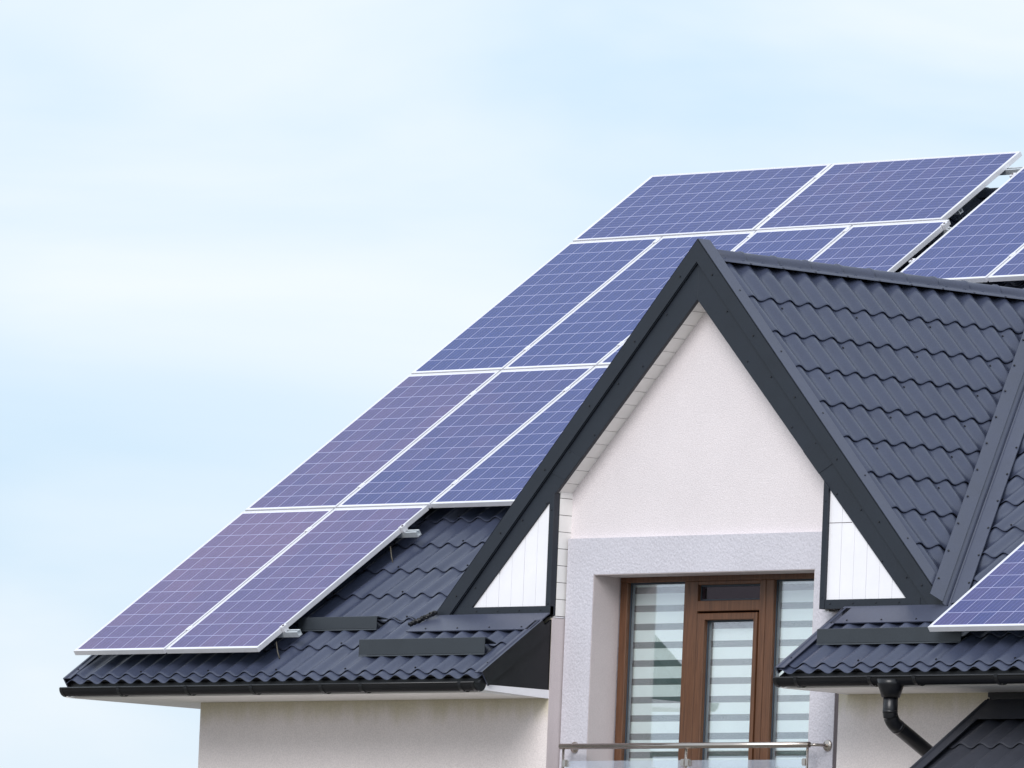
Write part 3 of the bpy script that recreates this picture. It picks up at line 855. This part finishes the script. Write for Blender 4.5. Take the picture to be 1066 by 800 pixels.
# mounting rails with end and middle clamps
def rail(u0, u1, v, clamps, label, ends=()):
    t = empty('mounting_rail', label, 'mounting rail', group='rails under the solar panels')
    t.matrix_world = Matrix.Translation(XX*u0+UP*v) @ RB
    ln = u1-u0
    b = bmesh.new()
    # C-shaped extrusion, open groove on top
    zt = -.0385
    pr = [(-.02, zt-.042), (.02, zt-.042), (.02, zt), (.007, zt), (.007, zt-.006), (.014, zt-.006), (.014, zt-.034), (-.014, zt-.034), (-.014, zt-.006), (-.007, zt-.006), (-.007, zt), (-.02, zt)]
    Aa = [b.verts.new((0, y, z)) for y, z in pr]; Bb = [b.verts.new((ln, y, z)) for y, z in pr]
    for i in range(len(pr)): b.faces.new((Aa[i], Bb[i], Bb[(i+1) % len(pr)], Aa[(i+1) % len(pr)]))
    for V_ in (Aa, Bb):
        for idx in ((0, 1, 6, 7), (1, 2, 5, 6), (2, 3, 4, 5), (0, 7, 8, 11), (8, 9, 10, 11)):
            try: b.faces.new([V_[i] for i in idx])
            except Exception: pass
    recalc(b); mesh_obj('rail_profile', b, 'steelrail', t)
    for u in clamps:
        b = bmesh.new(); x = u-u0; box(b, x-.021, x+.021, -.028, .028, .0005, .0045); tube(b, [(x, 0, .004), (x, 0, .009)], .0065, 8)
        box(b, x-.0085, x+.0085, -.025, .025, -.037, .0005); recalc(b); mesh_obj('middle_clamp', b, 'alu', t)
    for u, sd in ends:
        b = bmesh.new(); x = u-u0
        box(b, min(x-sd*.012, x+sd*.030), max(x-sd*.012, x+sd*.030), -.022, .022, .0005, .005)
        box(b, min(x+sd*.004, x+sd*.030), max(x+sd*.004, x+sd*.030), -.022, .022, -.037, .0005)
        tube(b, [(x+sd*.014, 0, .005), (x+sd*.014, 0, .011)], .008, 10, mi=1); recalc(b); mesh_obj('end_clamp', b, ['alu', 'joint'], t)
    # roof hooks
    k = .35
    while k < ln:
        b = bmesh.new(); box(b, k-.015, k+.015, -.006, .0, -.135, zt-.01); box(b, k-.015, k+.015, -.006, .16, -.141, -.136); recalc(b); mesh_obj('roof_hook', b, 'steelrail', t); k += 1.1
    return t
c1 = PW+GAP/2; c2 = 2*PW+1.5*GAP; c3 = 3*PW+2.5*GAP
e2, e4 = 2*PW+GAP, 4*PW+3*GAP
rail(.02, e2+.15, .287, [c1], 'short rail end sticking out under the lowest panels, nearest the gutter', [(e2, 1)])
rail(.02, e2+.15, 1.657, [c1], 'rail end sticking out under the upper end of the lowest panel row', [(e2, 1)])
for r_, nm in ((1, 'second'), (2, 'third')):
    n_ = 3 if r_ == 1 else 4
    cl = [c1, c2] if n_ == 3 else [c1, c2, c3]
    ee = n_*PW+(n_-1)*GAP
    for f_, w_ in ((.30, 'lower'), (1.62 if r_ == 1 else 1.885, 'upper')):
        rail(.02, ee+(.06 if r_ == 1 else .05), r_*(PH+GAP)+f_, cl, '%s rail hidden below the %s row of panels' % (w_, nm), [(ee, 1)])
rail(.02, 3.92, vt+.22, [PH+GAP/2], 'lower rail carrying the sideways top panels')
rail(.02, 5.6, vt+.80, [PH+GAP/2], 'top rail running along the ridge across the gap')
for v_, w_ in ((5.30, 'lower'), (6.55, 'upper')):
    rail(4.14, 6.2, v_, [4.168+PW+GAP/2], '%s rail carrying the raised right array' % w_, [(4.168, -1)])
for v_, w_ in ((.39, 'lower'), (1.72, 'upper')):
    rail(8.60, 9.75, v_, [], '%s rail under the low panel on the right' % w_, [])
# loose cable ends
def cable(p, q, lab):
    b = bmesh.new(); p, q = Vector(p), Vector(q); mid = (p+q)/2+Vector((.01, -.01, -.015)); tube(b, [p, mid, q], .0045, 8)
    o = mesh_obj('cable', b, 'cable'); o['label'] = lab; o['category'] = 'cable'; o['group'] = 'loose cables under the panels'
cable(roofp(1.99, .19, .12), roofp(2.06, .10, .035), 'short loose cable hanging below the rail end nearest the gutter')
cable(roofp(1.99, 1.50, .12), roofp(2.05, 1.41, .035), 'short loose cable hanging below the upper rail end')

# ------------------------------------------------------------------ camera
cam = bpy.data.cameras.new('Camera'); co = bpy.data.objects.new('Camera', cam); COL.objects.link(co); S.camera = co
yaw, pitch, roll, F_ = -.82000, .07992, .04059, 10818.434
f = Vector((math.sin(yaw)*math.cos(pitch), math.cos(yaw)*math.cos(pitch), math.sin(pitch)))
r = Vector((math.cos(yaw), -math.sin(yaw), 0)); u = r.cross(f)
r2 = r*math.cos(roll)+u*math.sin(roll); u2 = -r*math.sin(roll)+u*math.cos(roll)
mw = Matrix((r2, u2, -f)).transposed().to_4x4(); mw.translation = Vector((57.30614, -49.22005, -3.97024))
co.matrix_world = mw
cam.sensor_width = 36; cam.lens = F_/1066*36; cam.clip_start = 1; cam.clip_end = 8000

# ------------------------------------------------------------------ light
SUN_EL, SUN_AZ = 35, 156       # azimuth clockwise from +y (north)
W = bpy.data.worlds.new('World'); S.world = W; W.use_nodes = True
nt = W.node_tree
for n_ in list(nt.nodes): nt.nodes.remove(n_)
wo = nt.nodes.new('ShaderNodeOutputWorld'); bg = nt.nodes.new('ShaderNodeBackground'); nt.links.new(bg.outputs[0], wo.inputs[0])
sk = nt.nodes.new('ShaderNodeTexSky'); sk.sky_type = 'NISHITA'; sk.sun_disc = False
sk.sun_elevation = R(SUN_EL); sk.sun_rotation = R(SUN_AZ); sk.air_density = 1.0; sk.dust_density = 1.5
tc = nt.nodes.new('ShaderNodeTexCoord'); mp = nt.nodes.new('ShaderNodeMapping'); mp.inputs['Scale'].default_value = (1, 1, 2.9)
mp.inputs['Location'].default_value = (.10, .22, .11)
nt.links.new(tc.outputs['Generated'], mp.inputs[0])
no = nt.nodes.new('ShaderNodeTexNoise'); no.inputs['Scale'].default_value = 13; no.inputs['Detail'].default_value = 5; no.inputs['Roughness'].default_value = .45; no.inputs['Distortion'].default_value = .4
nt.links.new(mp.outputs[0], no.inputs['Vector'])
rp = nt.nodes.new('ShaderNodeValToRGB'); rp.color_ramp.elements[0].position = .33; rp.color_ramp.elements[0].color = (0,0,0,1); rp.color_ramp.elements[1].position = .70; rp.color_ramp.elements[1].color = (1,1,1,1)
nt.links.new(no.outputs['Fac'], rp.inputs[0])
cl = nt.nodes.new('ShaderNodeMix'); cl.data_type = 'RGBA'
sz = nt.nodes.new('ShaderNodeSeparateXYZ'); nt.links.new(tc.outputs['Generated'], sz.inputs[0])
hz = nt.nodes.new('ShaderNodeMapRange'); hz.interpolation_type = 'SMOOTHSTEP'; hz.inputs[1].default_value = .088; hz.inputs[2].default_value = .125; hz.inputs[4].default_value = .4
nt.links.new(sz.outputs[2], hz.inputs[0])
ad = nt.nodes.new('ShaderNodeMath'); ad.operation = 'ADD'; ad.use_clamp = True; nt.links.new(rp.outputs[0], ad.inputs[0]); nt.links.new(hz.outputs[0], ad.inputs[1])
nt.links.new(ad.outputs[0], cl.inputs[0]); cl.inputs[6].default_value = (6.1, 8.2, 10.3, 1); cl.inputs[7].default_value = (9.5, 10.1, 10.8, 1)
mx = nt.nodes.new('ShaderNodeMix'); mx.data_type = 'RGBA'; mx.inputs[0].default_value = .82
nt.links.new(sk.outputs[0], mx.inputs[6]); nt.links.new(cl.outputs[2], mx.inputs[7])
nt.links.new(mx.outputs[2], bg.inputs[0]); bg.inputs[1].default_value = .10
sl = bpy.data.lights.new('Sun', 'SUN'); so = bpy.data.objects.new('Sun', sl); COL.objects.link(so)
sl.energy = 2.0; sl.angle = R(32); sl.color = (1, .975, .965)
az, el = R(SUN_AZ), R(SUN_EL)
dirv = Vector((math.sin(az)*math.cos(el), math.cos(az)*math.cos(el), math.sin(el)))
so.rotation_euler = dirv.to_track_quat('Z', 'Y').to_euler()
S.view_settings.view_transform = 'Standard'; S.view_settings.look = 'None'; S.view_settings.exposure = 0.06; S.view_settings.gamma = 1
S.render.resolution_x = 1024; S.render.resolution_y = 768
